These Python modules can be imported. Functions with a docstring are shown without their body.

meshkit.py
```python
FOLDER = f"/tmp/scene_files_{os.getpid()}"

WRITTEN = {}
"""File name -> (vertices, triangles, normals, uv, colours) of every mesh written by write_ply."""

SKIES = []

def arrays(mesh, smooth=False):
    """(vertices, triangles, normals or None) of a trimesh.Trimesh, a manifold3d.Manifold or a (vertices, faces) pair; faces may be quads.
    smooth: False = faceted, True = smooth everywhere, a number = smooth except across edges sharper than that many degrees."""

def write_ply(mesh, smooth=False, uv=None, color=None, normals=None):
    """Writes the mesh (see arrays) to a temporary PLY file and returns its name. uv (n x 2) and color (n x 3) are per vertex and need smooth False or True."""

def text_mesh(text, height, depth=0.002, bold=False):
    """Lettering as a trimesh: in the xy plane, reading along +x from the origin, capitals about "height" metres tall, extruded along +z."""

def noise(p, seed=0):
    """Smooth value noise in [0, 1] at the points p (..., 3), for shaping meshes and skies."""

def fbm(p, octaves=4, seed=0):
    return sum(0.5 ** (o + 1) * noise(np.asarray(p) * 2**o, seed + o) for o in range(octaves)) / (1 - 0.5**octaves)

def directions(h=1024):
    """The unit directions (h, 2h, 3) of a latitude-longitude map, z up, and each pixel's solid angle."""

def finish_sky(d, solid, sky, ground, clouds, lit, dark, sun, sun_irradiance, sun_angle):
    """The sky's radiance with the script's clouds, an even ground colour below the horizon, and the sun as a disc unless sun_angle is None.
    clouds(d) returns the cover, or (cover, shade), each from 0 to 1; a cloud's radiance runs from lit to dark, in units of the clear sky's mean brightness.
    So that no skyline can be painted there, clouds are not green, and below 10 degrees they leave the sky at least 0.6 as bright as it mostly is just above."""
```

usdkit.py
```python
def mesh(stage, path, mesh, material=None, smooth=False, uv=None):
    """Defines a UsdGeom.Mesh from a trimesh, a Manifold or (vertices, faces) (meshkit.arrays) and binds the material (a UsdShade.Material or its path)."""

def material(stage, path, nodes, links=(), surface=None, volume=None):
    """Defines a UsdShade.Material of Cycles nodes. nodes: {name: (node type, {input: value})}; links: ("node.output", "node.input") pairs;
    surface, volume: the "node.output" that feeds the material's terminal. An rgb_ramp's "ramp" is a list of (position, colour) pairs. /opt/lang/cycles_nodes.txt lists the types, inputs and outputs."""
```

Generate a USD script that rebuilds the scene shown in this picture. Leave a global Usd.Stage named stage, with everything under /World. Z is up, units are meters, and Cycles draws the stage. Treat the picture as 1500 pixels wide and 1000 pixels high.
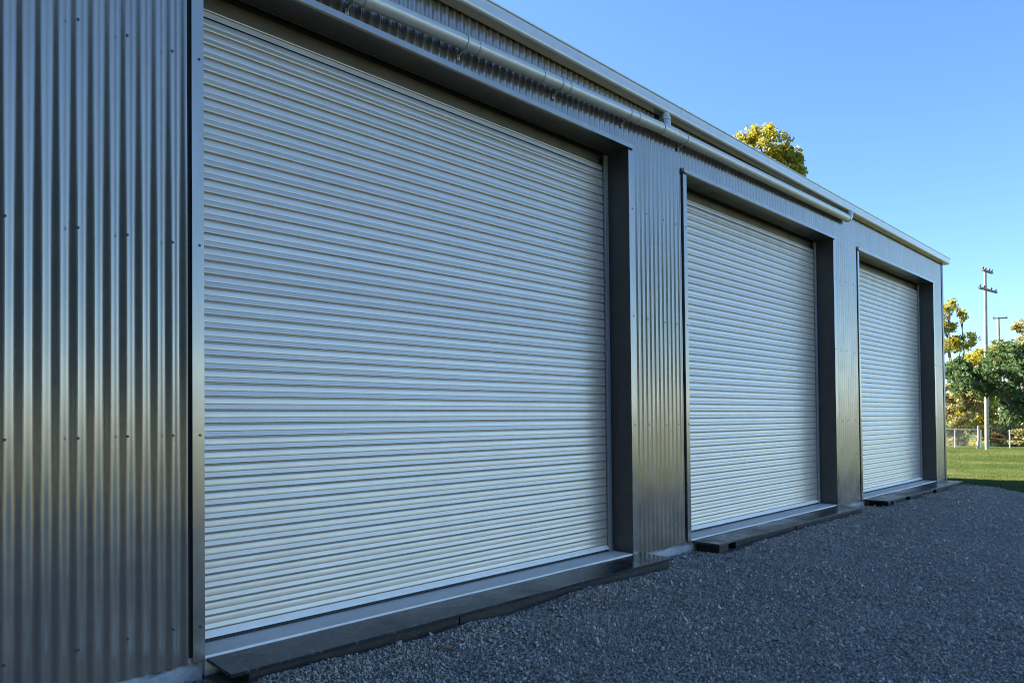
import math
import numpy as np, trimesh, usdkit, meshkit
from shapely.geometry import Polygon, Point
from shapely import contains_xy
from pxr import Usd, UsdGeom, UsdLux, UsdShade, Gf, Sdf, Vt

stage = Usd.Stage.CreateInMemory()
UsdGeom.SetStageUpAxis(stage, 'Z'); UsdGeom.SetStageMetersPerUnit(stage, 1.0)
UsdGeom.Xform.Define(stage, '/World'); UsdGeom.Scope.Define(stage, '/World/Looks')
rng = np.random.default_rng(11)

# ------------------------------------------------------------------ camera, sky, sun, exposure
YAW, PITCH, ROLL, CY = 0.805840, 0.016099, -0.010017, 597.6
CAM = np.array([3.96866, 0.0, 1.30791])
F_ = np.array([-math.sin(YAW) * math.cos(PITCH), math.cos(YAW) * math.cos(PITCH), math.sin(PITCH)])
R0 = np.array([math.cos(YAW), math.sin(YAW), 0.0]); U0 = np.cross(R0, F_)
R_ = math.cos(ROLL) * R0 + math.sin(ROLL) * U0; U_ = -math.sin(ROLL) * R0 + math.cos(ROLL) * U0
cam = UsdGeom.Camera.Define(stage, '/World/camera')
cam.AddTransformOp().Set(Gf.Matrix4d(*R_, 0, *U_, 0, *(-F_), 0, *CAM, 1))
cam.CreateHorizontalApertureAttr(36.0); cam.CreateVerticalApertureAttr(24.0); cam.CreateFocalLengthAttr(24.0)
cam.CreateVerticalApertureOffsetAttr((CY - 500) / 1500 * 36.0)
cam.CreateClippingRangeAttr(Gf.Vec2f(0.05, 5000))
cam.CreateExposureAttr(2.6)

SUN_EL = math.radians(32.0)
sh = np.array([-0.95, -0.31]); sh /= np.linalg.norm(sh)
TOSUN = np.array([sh[0] * math.cos(SUN_EL), sh[1] * math.cos(SUN_EL), math.sin(SUN_EL)])
SKY_STRENGTH, SUN_INT = 0.05, 1.25
sky_m = usdkit.material(stage, '/World/Looks/sky', {
    's': ('sky_texture', {'sky_type': 'single_scattering', 'sun_disc': False, 'sun_elevation': SUN_EL,
                          'sun_rotation': math.atan2(TOSUN[0], TOSUN[1]), 'air_density': 1.1, 'aerosol_density': 0.1, 'ozone_density': 8.0}),
    'b': ('background_shader', {'strength': SKY_STRENGTH})}, [('s.color', 'b.color')], surface='b.background')
dome = UsdLux.DomeLight.Define(stage, '/World/sky')
UsdShade.MaterialBindingAPI.Apply(dome.GetPrim()).Bind(sky_m)
dome.GetPrim().SetCustomDataByKey('kind', 'structure')
sun = UsdLux.DistantLight.Define(stage, '/World/sun')
sun.CreateIntensityAttr(SUN_INT); sun.CreateNormalizeAttr(True); sun.CreateAngleAttr(0.5); sun.CreateColorAttr(Gf.Vec3f(1.0, 0.90, 0.74))
zax = TOSUN; xax = np.cross([0, 0, 1.0], zax); xax /= np.linalg.norm(xax); yax = np.cross(zax, xax)
sun.AddTransformOp().Set(Gf.Matrix4d(*xax, 0, *yax, 0, *zax, 0, 0, 0, 50, 1))

# ------------------------------------------------------------------ helpers
used, origin = {}, {}

def fresh(parent, name):
    k = used.get((parent, name), 0); used[(parent, name)] = k + 1
    return f'{parent}/{name}' if k == 0 else f'{parent}/{name}_{k:03d}'

def tag(prim, label=None, cat=None, group=None, kind=None):
    for k, v in (('label', label), ('category', cat), ('group', group), ('kind', kind)):
        if v: prim.SetCustomDataByKey(k, v)
    return prim

def thing(name, label, cat, loc=(0, 0, 0), group=None):
    p = fresh('/World', name); x = UsdGeom.Xform.Define(stage, p); x.AddTranslateOp().Set(Gf.Vec3d(*map(float, loc)))
    origin[p] = np.array(loc, float)
    return tag(x.GetPrim(), label, cat, group)

def obj(name, mesh, mat, parent=None, smooth=35, label=None, kind=None):
    pp = '/World' if parent is None else str(parent.GetPath())
    p = fresh(pp, name)
    o = origin.get(pp, np.zeros(3)); origin[p] = o
    if isinstance(mesh, (tuple, list)) and not isinstance(mesh[0], trimesh.Trimesh): mesh = trimesh.Trimesh(mesh[0], np.asarray(mesh[1]), process=False)
    if isinstance(mesh, list): mesh = trimesh.util.concatenate(mesh)
    mesh = mesh.copy(); mesh.apply_translation(-o)
    m = usdkit.mesh(stage, p, mesh, mat, smooth=smooth)
    return tag(m.GetPrim(), label, None, None, kind)

def box(x0, x1, y0, y1, z0, z1, ch=0.0):
    b = trimesh.creation.box([x1 - x0, y1 - y0, z1 - z0])
    if ch > 0:
        v = []
        for sx in (-1, 1):
            for sy in (-1, 1):
                for sz in (-1, 1):
                    h = np.array([(x1 - x0) / 2, (y1 - y0) / 2, (z1 - z0) / 2]); s = np.array([sx, sy, sz])
                    for k in range(3):
                        c = np.full(3, ch); c[k] = 0; v.append(s * (h - c))
        b = trimesh.convex.convex_hull(np.array(v))
    b.apply_translation([(x0 + x1) / 2, (y0 + y1) / 2, (z0 + z1) / 2])
    return b

def prism(poly, a, b, axis='y'):
    """polygon in (x, z) run along y, or in (x, y) run along z"""
    m = trimesh.creation.extrude_polygon(Polygon(poly), b - a, engine='earcut')
    v = np.array(m.vertices)
    if axis == 'y':
        m = trimesh.Trimesh(np.stack([v[:, 0], v[:, 2] + a, v[:, 1]], 1), m.faces[:, ::-1], process=False)
    else:
        m = trimesh.Trimesh(v + [0, 0, a], m.faces, process=False)
    return m

def ribbon(pts, t):
    """closed outline of a thin sheet whose front runs along pts (x, z); the back lies t behind in x"""
    p = np.asarray(pts, float)
    return np.vstack([p, p[::-1] - [t, 0]])

def tube(points, radii, sides=14, caps=True):
    p = np.asarray(points, float); n = len(p); radii = np.broadcast_to(radii, (n,)).astype(float)
    t = np.gradient(p, axis=0); t /= np.linalg.norm(t, axis=1, keepdims=True) + 1e-12
    ref = np.where(np.abs(t[:, 2:]) < 0.9, [0, 0, 1.0], [1.0, 0, 0]); a = np.cross(t, ref); a /= np.linalg.norm(a, axis=1, keepdims=True); b = np.cross(t, a)
    for i in range(1, n):
        if (a[i] * a[i - 1]).sum() < 0.5:
            q = a[i - 1] - t[i] * (a[i - 1] @ t[i]); a[i] = q / np.linalg.norm(q); b[i] = np.cross(t[i], a[i])
    an = np.arange(sides) * 2 * np.pi / sides
    v = (p[:, None] + radii[:, None, None] * (np.cos(an)[None, :, None] * a[:, None] + np.sin(an)[None, :, None] * b[:, None])).reshape(-1, 3)
    f = []
    for i in range(n - 1):
        for j in range(sides):
            q = [i * sides + j, i * sides + (j + 1) % sides, (i + 1) * sides + (j + 1) % sides, (i + 1) * sides + j]
            f += [[q[0], q[2], q[1]], [q[0], q[3], q[2]]]
    if caps:
        v = np.vstack([v, p[0], p[-1]]); c0, c1 = len(v) - 2, len(v) - 1
        for j in range(sides):
            f += [[c0, j, (j + 1) % sides], [c1, (n - 1) * sides + (j + 1) % sides, (n - 1) * sides + j]]
    m = trimesh.Trimesh(v, f, process=False)
    if m.volume < 0: m.invert()
    return m

def grid(xs, ys, zf):
    X, Y = np.meshgrid(xs, ys, indexing='ij'); Z = zf(X, Y)
    v = np.stack([X, Y, Z], -1).reshape(-1, 3); n = len(ys)
    i, j = np.meshgrid(np.arange(len(xs) - 1), np.arange(n - 1), indexing='ij'); q = (i * n + j).ravel()
    return v, np.stack([q, q + n, q + n + 1, q + 1], 1)

# ------------------------------------------------------------------ materials
def pm(name, nodes, links, surface='p.BSDF'):
    return usdkit.material(stage, f'/World/Looks/{name}', nodes, links, surface=surface)

def paint(name, col, rough, spec=0.5, metallic=0.0, dirt=0.12, streak=True, coat=0.0, bump=0.10, vary=0.2):
    """factory-painted sheet metal: faint uneven dust, fine waviness, patchy gloss"""
    c = np.array(col)
    return pm(name, {
        'tc': ('texture_coordinate', {}),
        'mp': ('mapping', {'scale': (6, 6, 0.7 if streak else 6)}),
        'n': ('noise_texture', {'scale': 1.6, 'detail': 6, 'roughness': 0.62}),
        'r': ('rgb_ramp', {'ramp': [(0.3, tuple(c * (1 - dirt))), (0.55, tuple(c)), (0.8, tuple(c * (1 + dirt * 0.6) + 0.006))]}),
        'n2': ('noise_texture', {'scale': 3.0, 'detail': 3, 'roughness': 0.5}),
        'rr': ('rgb_ramp', {'ramp': [(0.3, (rough * (1 - vary),) * 3), (0.75, (rough * (1 + vary),) * 3)]}),
        'nb': ('noise_texture', {'scale': 5.0, 'detail': 2, 'roughness': 0.4}),
        'b': ('bump', {'strength': bump, 'distance': 0.02}),
        'p': ('principled_bsdf', {'metallic': metallic, 'specular_ior_level': spec, 'coat_weight': coat, 'coat_roughness': 0.15})},
        [('tc.object', 'mp.vector'), ('mp.vector', 'n.vector'), ('n.fac', 'r.fac'), ('r.color', 'p.base_color'), ('tc.object', 'n2.vector'), ('n2.fac', 'rr.fac'),
         ('rr.color', 'p.roughness'), ('tc.object', 'nb.vector'), ('nb.fac', 'b.height'), ('b.normal', 'p.normal')])

def speckle(name, stops, scale, rough, bump=0.3, dist=0.01, spec=0.4, detail=8, scale2=2.0, dark=0.75):
    return pm(name, {
        'tc': ('texture_coordinate', {}), 'n': ('noise_texture', {'scale': scale, 'detail': detail, 'roughness': 0.7}),
        'r': ('rgb_ramp', {'ramp': stops}),
        'n2': ('noise_texture', {'scale': scale2, 'detail': 4, 'roughness': 0.6}),
        'r2': ('rgb_ramp', {'ramp': [(0.3, (dark,) * 3), (0.7, (1.0,) * 3)]}),
        'm': ('mix', {'mix_type': 'multiply', 'fac': 1.0}),
        'b': ('bump', {'strength': bump, 'distance': dist}),
        'p': ('principled_bsdf', {'roughness': rough, 'specular_ior_level': spec})},
        [('tc.object', 'n.vector'), ('tc.object', 'n2.vector'), ('n.fac', 'r.fac'), ('n2.fac', 'r2.fac'), ('r.color', 'm.color1'), ('r2.color', 'm.color2'),
         ('m.color', 'p.base_color'), ('n.fac', 'b.height'), ('b.normal', 'p.normal')])

def leafmat(name, c1, c2, trans=0.35):
    c1, c2 = np.array(c1), np.array(c2)
    return pm(name, {
        'g': ('geometry', {}), 'r': ('rgb_ramp', {'ramp': [(0.0, tuple(c1)), (1.0, tuple(c2))]}),
        'p': ('principled_bsdf', {'roughness': 0.5, 'specular_ior_level': 0.35}), 't': ('translucent_bsdf', {}), 'mx': ('mix_closure', {'fac': trans})},
        [('g.random_per_island', 'r.fac'), ('r.color', 'p.base_color'), ('r.color', 't.color'), ('p.BSDF', 'mx.closure1'), ('t.BSDF', 'mx.closure2')], surface='mx.closure')

M = {}
M['wall'] = paint('charcoal_sheet_paint', (0.36, 0.316, 0.270), 0.205, 0.6, metallic=0.82, dirt=0.10, bump=0.03)
M['trim'] = paint('trim_and_shaded_reveal_paint', (0.10, 0.094, 0.087), 0.30, 0.5, metallic=0.3, dirt=0.08, bump=0.015)  # darker than the wall paint: shade of reveals and soffits put into the colour
M['door'] = paint('pale_grey_door_paint', (0.60, 0.520, 0.436), 0.32, 0.6, metallic=0.62, dirt=0.04, streak=False, bump=0.02, vary=0.1)
M['lintel'] = paint('shaded_lintel_paint', (0.15, 0.13, 0.11), 0.35, 0.6, metallic=0.4, dirt=0.1, streak=False)  # door colour darkened: the deep shade under the head is painted in
M['rail'] = paint('bright_aluminium', (0.84, 0.79, 0.72), 0.40, 0.5, metallic=0.0, dirt=0.06, streak=False)
M['guide'] = paint('galvanised_steel', (0.42, 0.43, 0.42), 0.36, 0.6, metallic=0.4, dirt=0.12)
M['gutter'] = paint('pale_gutter_paint', (0.50, 0.47, 0.43), 0.20, 0.6, metallic=0.45, bump=0.02, dirt=0.08, streak=False)
M['pvc'] = paint('grey_pipe_paint', (0.48, 0.45, 0.41), 0.24, 0.6, metallic=0.35, bump=0.02, dirt=0.08, streak=False)
M['rubber'] = pm('black_rubber', {'p': ('principled_bsdf', {'base_color': (0.015, 0.015, 0.016), 'roughness': 0.7})}, [])
M['void'] = pm('dark_gap_backing', {'p': ('principled_bsdf', {'base_color': (0.03, 0.03, 0.032), 'roughness': 0.7})}, [])  # dark backing colour stands for the shadow in the gaps
M['screw'] = pm('screw_head', {'p': ('principled_bsdf', {'base_color': (0.06, 0.062, 0.068), 'roughness': 0.35, 'metallic': 0.3})}, [])
M['concrete'] = speckle('pale_concrete', [(0.25, (0.72, 0.66, 0.58)), (0.5, (0.81, 0.755, 0.675)), (0.75, (0.84, 0.79, 0.715))], 14, 0.75, 0.12, 0.004, scale2=1.7, dark=0.88)
M['rough_concrete'] = speckle('rough_concrete', [(0.25, (0.30, 0.29, 0.27)), (0.55, (0.46, 0.45, 0.43)), (0.8, (0.60, 0.59, 0.56))], 22, 0.85, 0.6, 0.01, scale2=4, dark=0.6)
M['gravel_base'] = speckle('gravel_base', [(0.30, (0.06, 0.055, 0.048)), (0.5, (0.17, 0.156, 0.137)), (0.68, (0.24, 0.22, 0.195)), (0.8, (0.32, 0.30, 0.27))], 70, 0.8, 1.0, 0.02, detail=3, scale2=0.5, dark=0.75)
M['stone'] = pm('blue_metal_stone', {
    'o': ('object_info', {}), 'r': ('rgb_ramp', {'ramp': [(0.0, (0.22, 0.193, 0.164)), (0.35, (0.33, 0.290, 0.247)), (0.85, (0.40, 0.352, 0.302)), (0.97, (0.46, 0.412, 0.36)), (0.992, (0.55, 0.50, 0.45)), (1.0, (0.34, 0.24, 0.17))]}),
    'p': ('principled_bsdf', {'roughness': 0.55, 'specular_ior_level': 0.5})}, [('o.random', 'r.fac'), ('r.color', 'p.base_color')])

def board_mat(name, c, rough, scr):
    c = np.array(c)
    return pm(name, {
        'tc': ('texture_coordinate', {}), 'mp': ('mapping', {'scale': (9, 1.3, 9)}), 'n': ('noise_texture', {'scale': 4, 'detail': 7, 'roughness': 0.65}),
        'r': ('rgb_ramp', {'ramp': [(0.3, tuple(c * 0.7)), (0.6, tuple(c)), (0.85, tuple(c * 1.5 + 0.01))]}),
        'n2': ('noise_texture', {'scale': 26, 'detail': 5, 'roughness': 0.75}), 'r2': ('rgb_ramp', {'ramp': [(0.585, (0, 0, 0)), (0.66, (scr,) * 3)]}),
        'a': ('mix', {'mix_type': 'mix', 'color2': (0.30, 0.29, 0.28)}),
        'n3': ('noise_texture', {'scale': 3.5, 'detail': 4, 'roughness': 0.6}), 'rr': ('rgb_ramp', {'ramp': [(0.35, (rough * 0.6,) * 3), (0.7, (rough * 1.7,) * 3)]}),
        'b': ('bump', {'strength': 0.12, 'distance': 0.004}), 'p': ('principled_bsdf', {'specular_ior_level': 0.35})},
        [('tc.object', 'mp.vector'), ('mp.vector', 'n.vector'), ('n.fac', 'r.fac'), ('tc.object', 'n2.vector'), ('n2.fac', 'r2.fac'), ('r.color', 'a.color1'), ('r2.color', 'a.fac'), ('a.color', 'p.base_color'),
         ('tc.object', 'n3.vector'), ('n3.fac', 'rr.fac'), ('rr.color', 'p.roughness'), ('n.fac', 'b.height'), ('b.normal', 'p.normal')])
M['board_black'] = board_mat('black_faced_board', (0.020, 0.020, 0.022), 0.22, 0.5)
M['board_brown'] = board_mat('weathered_brown_board', (0.085, 0.072, 0.064), 0.30, 0.5)
M['timber'] = speckle('dark_timber', [(0.3, (0.02, 0.016, 0.013)), (0.6, (0.05, 0.038, 0.03)), (0.8, (0.09, 0.07, 0.055))], 18, 0.8, 0.4, 0.006)
M['clay'] = speckle('red_clay', [(0.3, (0.14, 0.06, 0.035)), (0.6, (0.26, 0.12, 0.07)), (0.8, (0.33, 0.2, 0.13))], 40, 0.9, 0.5, 0.004)
M['drygrass_leaf'] = speckle('dry_leaf', [(0.3, (0.10, 0.05, 0.025)), (0.6, (0.22, 0.11, 0.05)), (0.8, (0.30, 0.18, 0.09))], 30, 0.8, 0.3, 0.003)
M['lawn'] = pm('lawn_ground', {
    'g': ('geometry', {}), 'n': ('noise_texture', {'scale': 0.33, 'detail': 5, 'roughness': 0.6}), 'n2': ('noise_texture', {'scale': 18, 'detail': 5, 'roughness': 0.7}),
    'r': ('rgb_ramp', {'ramp': [(0.3, (0.05, 0.082, 0.016)), (0.52, (0.085, 0.118, 0.026)), (0.70, (0.18, 0.165, 0.07))]}),
    'r2': ('rgb_ramp', {'ramp': [(0.3, (0.55,) * 3), (0.7, (1.0,) * 3)]}), 'm': ('mix', {'mix_type': 'multiply', 'fac': 1.0}), 'b': ('bump', {'strength': 0.8, 'distance': 0.04}),
    'p': ('principled_bsdf', {'roughness': 0.85, 'specular_ior_level': 0.2})},
    [('g.position', 'n.vector'), ('g.position', 'n2.vector'), ('n.fac', 'r.fac'), ('n2.fac', 'r2.fac'), ('r.color', 'm.color1'), ('r2.color', 'm.color2'), ('m.color', 'p.base_color'), ('n2.fac', 'b.height'), ('b.normal', 'p.normal')])
M['blade'] = pm('grass_blade', {
    'g': ('geometry', {}), 'n': ('noise_texture', {'scale': 0.33, 'detail': 5, 'roughness': 0.6}), 'o': ('object_info', {}),
    'r': ('rgb_ramp', {'ramp': [(0.3, (0.062, 0.105, 0.018)), (0.52, (0.10, 0.148, 0.03)), (0.70, (0.24, 0.22, 0.09))]}),
    'r2': ('rgb_ramp', {'ramp': [(0.0, (0.7,) * 3), (1.0, (1.15,) * 3)]}), 'm': ('mix', {'mix_type': 'multiply', 'fac': 1.0}),
    'p': ('principled_bsdf', {'roughness': 0.6, 'specular_ior_level': 0.3}), 't': ('translucent_bsdf', {}), 'mx': ('mix_closure', {'fac': 0.35})},
    [('g.position', 'n.vector'), ('n.fac', 'r.fac'), ('o.random', 'r2.fac'), ('r.color', 'm.color1'), ('r2.color', 'm.color2'), ('m.color', 'p.base_color'), ('m.color', 't.color'), ('p.BSDF', 'mx.closure1'), ('t.BSDF', 'mx.closure2')], surface='mx.closure')
M['leaf_dark'] = leafmat('dark_green_leaves', (0.025, 0.055, 0.022), (0.07, 0.12, 0.04), 0.25)
M['leaf_mid'] = leafmat('spreading_tree_leaves', (0.085, 0.14, 0.05), (0.25, 0.33, 0.12), 0.5)
M['leaf_gum'] = leafmat('yellow_green_leaves', (0.34, 0.31, 0.035), (0.70, 0.60, 0.11), 0.55)
M['leaf_olive'] = leafmat('pale_olive_leaves', (0.30, 0.27, 0.10), (0.62, 0.54, 0.28), 0.45)
M['leaf_green'] = leafmat('mid_green_leaves', (0.09, 0.13, 0.03), (0.28, 0.28, 0.08), 0.40)
M['bark'] = speckle('grey_bark', [(0.3, (0.10, 0.085, 0.07)), (0.6, (0.21, 0.185, 0.155)), (0.8, (0.34, 0.31, 0.27))], 9, 0.9, 0.5, 0.02)
M['pole'] = speckle('weathered_pole', [(0.3, (0.20, 0.195, 0.165)), (0.6, (0.30, 0.29, 0.25)), (0.8, (0.38, 0.365, 0.32))], 6, 0.9, 0.3, 0.01)
M['arm'] = speckle('crossarm_timber', [(0.3, (0.10, 0.09, 0.075)), (0.7, (0.20, 0.18, 0.15))], 9, 0.9, 0.2, 0.01)
M['galv'] = pm('fence_steel', {'p': ('principled_bsdf', {'base_color': (0.5, 0.51, 0.52), 'roughness': 0.4, 'metallic': 0.5})}, [])
M['wire'] = pm('dark_wire', {'p': ('principled_bsdf', {'base_color': (0.05, 0.05, 0.05), 'roughness': 0.6})}, [])
M['orange'] = pm('orange_tape', {'p': ('principled_bsdf', {'base_color': (0.65, 0.14, 0.05), 'roughness': 0.5})}, [])
M['insul'] = pm('brown_insulator', {'p': ('principled_bsdf', {'base_color': (0.10, 0.05, 0.03), 'roughness': 0.2})}, [])

# ------------------------------------------------------------------ dimensions (metres; wall face at x = 0, wall runs along +y)
Y0, OW, PIER, HEAD, REC = 1.409, 4.0, 1.0365, 3.945, 0.235
OPEN = [(Y0 + k * (OW + PIER), Y0 + k * (OW + PIER) + OW) for k in range(3)]
YEND, YSTART, DEPTH, EAVE = OPEN[2][1] + 0.718, -12.0, 9.0, 4.44
RP, RPH = 0.0745, 0.501
SHEET_BOTTOM = -0.028
def gbase(y): return -0.105 - 0.0207 * np.clip(np.asarray(y, float) - 15.5, 0, 70)

# ------------------------------------------------------------------ ground
def axis_pts(lo, hi, c, fine, n=34):
    s = np.linspace(0, 1, n) ** 3.2
    return np.unique(np.round(np.concatenate([np.linspace(c - fine, c + fine, 41), c + fine + s * (hi - c - fine), c - fine - s * (c - fine - lo)]), 4))
xs, ys = axis_pts(-900, 900, 0, 30), np.unique(np.concatenate([axis_pts(-900, 900, 25, 40), [15.5, 85.5]]))
lawn = obj('lawn', grid(xs, ys, lambda X, Y: gbase(Y) - 0.03), M['lawn'], smooth=True)
tag(lawn, 'green mown lawn with paler dry patches beyond the gravel', 'lawn', kind='structure')

YARD = Polygon([(-0.035, -16), (8.2, -16), (8.2, 9.6), (7.6, 10.2), (6.6, 11.0), (4.6, 12.2), (2.6, 13.9), (1.48, 15.0), (0.8, 15.85), (0.10, 16.36), (-0.035, 16.4)])
BOARDS = [(Y0 + 0.01, OPEN[0][1] + 0.15), (OPEN[1][0] + 0.01, OPEN[1][1] + 0.17), (OPEN[2][0] + 0.0, OPEN[2][1] + 0.35)]
def gravel_z(X, Y):
    X, Y = np.asarray(X, float), np.asarray(Y, float)
    P = np.stack([X, Y, np.zeros_like(X)], -1)
    z = gbase(Y) - 0.002 + 0.030 * (meshkit.fbm(P * 1.1, 3, 4) - 0.5) + 0.020 * (meshkit.fbm(P * 5.0, 2, 9) - 0.5)
    for k, (a, b) in enumerate(BOARDS):
        on = np.clip((Y - a + 0.1) / 0.25, 0, 1) * np.clip((b + 0.1 - Y) / 0.25, 0, 1)
        berm = np.exp(-(np.clip(X - 0.46, 0, 9) / 0.22) ** 2) * np.clip((X - 0.26) / 0.1, 0, 1)
        z = z + on * berm * (0.036 * np.clip(meshkit.fbm(P * 1.7, 2, 17) * 2 - 0.25, 0, 1.2), 0.034 * np.clip((Y - a - 0.25) / 0.5, 0, 1), 0.032 * np.clip(meshkit.fbm(P * 2.2, 2, 19) * 2.4 - 0.6, 0, 1.1))[k]
    return z
gx = np.concatenate([np.arange(-0.035, 6, 0.07), np.arange(6, 24.3, 0.3)]); gy = np.concatenate([np.arange(-16, -1, 0.3), np.arange(-1, 16.45, 0.07)])
v, f = grid(gx, gy, gravel_z)
cen = v[f].mean(1); jit = (meshkit.noise(np.stack([cen[:, 0] * 3, cen[:, 1] * 3, cen[:, 0] * 0], -1), 5) - 0.5) * 0.25
keep = contains_xy(YARD, cen[:, 0] + jit, cen[:, 1] + jit)
yard = obj('gravel_yard', (v, np.vstack([f[keep][:, [0, 1, 2]], f[keep][:, [0, 2, 3]]])), M['gravel_base'], smooth=True)
tag(yard, 'dark blue grey crushed stone yard in front of the shed', 'gravel yard', kind='structure')

def in_view(x, y, margin=1.6):
    d = np.stack([x - CAM[0], y - CAM[1], np.full_like(x, -0.1 - CAM[2])], -1)
    z = d @ F_; r = (d @ R_) / np.maximum(z, 1e-3)
    return (z > 0.6) & (np.abs(r) < 0.75 * margin + 0.25 / np.maximum(z, 0.3)) & ((d @ U_) / np.maximum(z, 1e-3) > -0.55), z

def instancer(path, protos, mat, pos, scale, rot_xyz, which):
    pi = UsdGeom.PointInstancer.Define(stage, path)
    ts = []
    for k, m in enumerate(protos):
        usdkit.mesh(stage, f'{path}/prototypes/kind_{k}', m, mat); ts.append(f'{path}/prototypes/kind_{k}')
    pi.CreatePrototypesRel().SetTargets([Sdf.Path(t) for t in ts])
    pi.CreateProtoIndicesAttr(Vt.IntArray.FromNumpy(which.astype(np.int32)))
    pi.CreatePositionsAttr(Vt.Vec3fArray.FromNumpy(pos.astype(np.float32)))
    pi.CreateScalesAttr(Vt.Vec3fArray.FromNumpy(scale.astype(np.float32)))
    from scipy.spatial.transform import Rotation
    q = Rotation.from_euler('xyz', rot_xyz).as_quat()
    pi.CreateOrientationsAttr(Vt.QuathArray([Gf.Quath(float(a[3]), float(a[0]), float(a[1]), float(a[2])) for a in q]))
    return pi.GetPrim()

protos = []
for k in range(7):
    r = np.random.default_rng(100 + k); s = trimesh.convex.convex_hull(r.normal(size=(11, 3)) * [1, 0.85, 0.7])
    s.apply_scale(1.0 / np.abs(s.vertices).max()); protos.append(trimesh.Trimesh(s.vertices - s.centroid, s.faces, process=False))
N = 1500000
cx_, cy_ = rng.uniform(0.0, 8.5, N), rng.uniform(-1.0, 16.5, N)
ok, zf = in_view(cx_, cy_)
area = 8.5 * 17.5
dens = np.where(zf < 3.2, 8000, np.where(zf < 5, 7400, np.where(zf < 8, 5000, 2800)))
ok &= rng.uniform(size=N) < dens * area / N
ok &= contains_xy(YARD, cx_, cy_)
for a, b in BOARDS:
    ok &= ~((cx_ < 0.385) & (cy_ > a - 0.01) & (cy_ < b + 0.01))
ok &= ~((cx_ < 0.07) & (meshkit.noise(np.stack([cy_ * 4, cx_ * 0, cx_ * 0], -1), 3) > 0.35))
sx, sy, sz_ = cx_[ok], cy_[ok], zf[ok]
n = len(sx)
size = 0.0074 * np.exp(rng.normal(0, 0.34, n)) * np.clip(0.92 + (sz_ - 3) * 0.06, 0.92, 1.5)
pos = np.stack([sx, sy, gravel_z(sx, sy) + size * rng.uniform(0.0, 0.75, n)], 1)
sc = size[:, None] * rng.uniform(0.8, 1.25, (n, 3))
gr = instancer('/World/gravel', protos, M['stone'], pos, sc, rng.uniform(0, 6.28, (n, 3)), rng.integers(0, 7, n))
tag(gr, 'loose angular crushed blue grey stones covering the yard', 'gravel', kind='stuff')

# lawn grass
def tuft(seed):
    r = np.random.default_rng(seed); V, Fc = [], []
    for k in range(9):
        a, h, l, w = r.uniform(0, 6.28), r.uniform(0.5, 1.0), r.uniform(0.15, 0.7), 0.05
        o = r.normal(0, 0.45, 2); d = np.array([math.cos(a), math.sin(a)]); s = np.array([-d[1], d[0]]) * w
        b = len(V)
        V += [(*(o + s), 0), (*(o - s), 0), (*(o + d * l * 0.4 + s * 0.7), h * 0.6), (*(o + d * l * 0.4 - s * 0.7), h * 0.6), (*(o + d * l), h)]
        Fc += [[b, b + 1, b + 3], [b, b + 3, b + 2], [b + 2, b + 3, b + 4]]
    return trimesh.Trimesh(np.array(V, float), Fc, process=False)
N = 400000
t = 12.6 * (48 / 12.6) ** rng.uniform(size=N); u = rng.uniform(0.36, 1.0, N)
gp = CAM + t[:, None] * (F_ + u[:, None] * R_); tx, ty = gp[:, 0], gp[:, 1]
ok = ~contains_xy(YARD.buffer(-0.05), tx, ty) & ~((tx < 0.02) & (ty < YEND + 0.05)) & (rng.uniform(size=N) < 0.32 * np.clip(t / 16, 0.5, 1.2))
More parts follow.
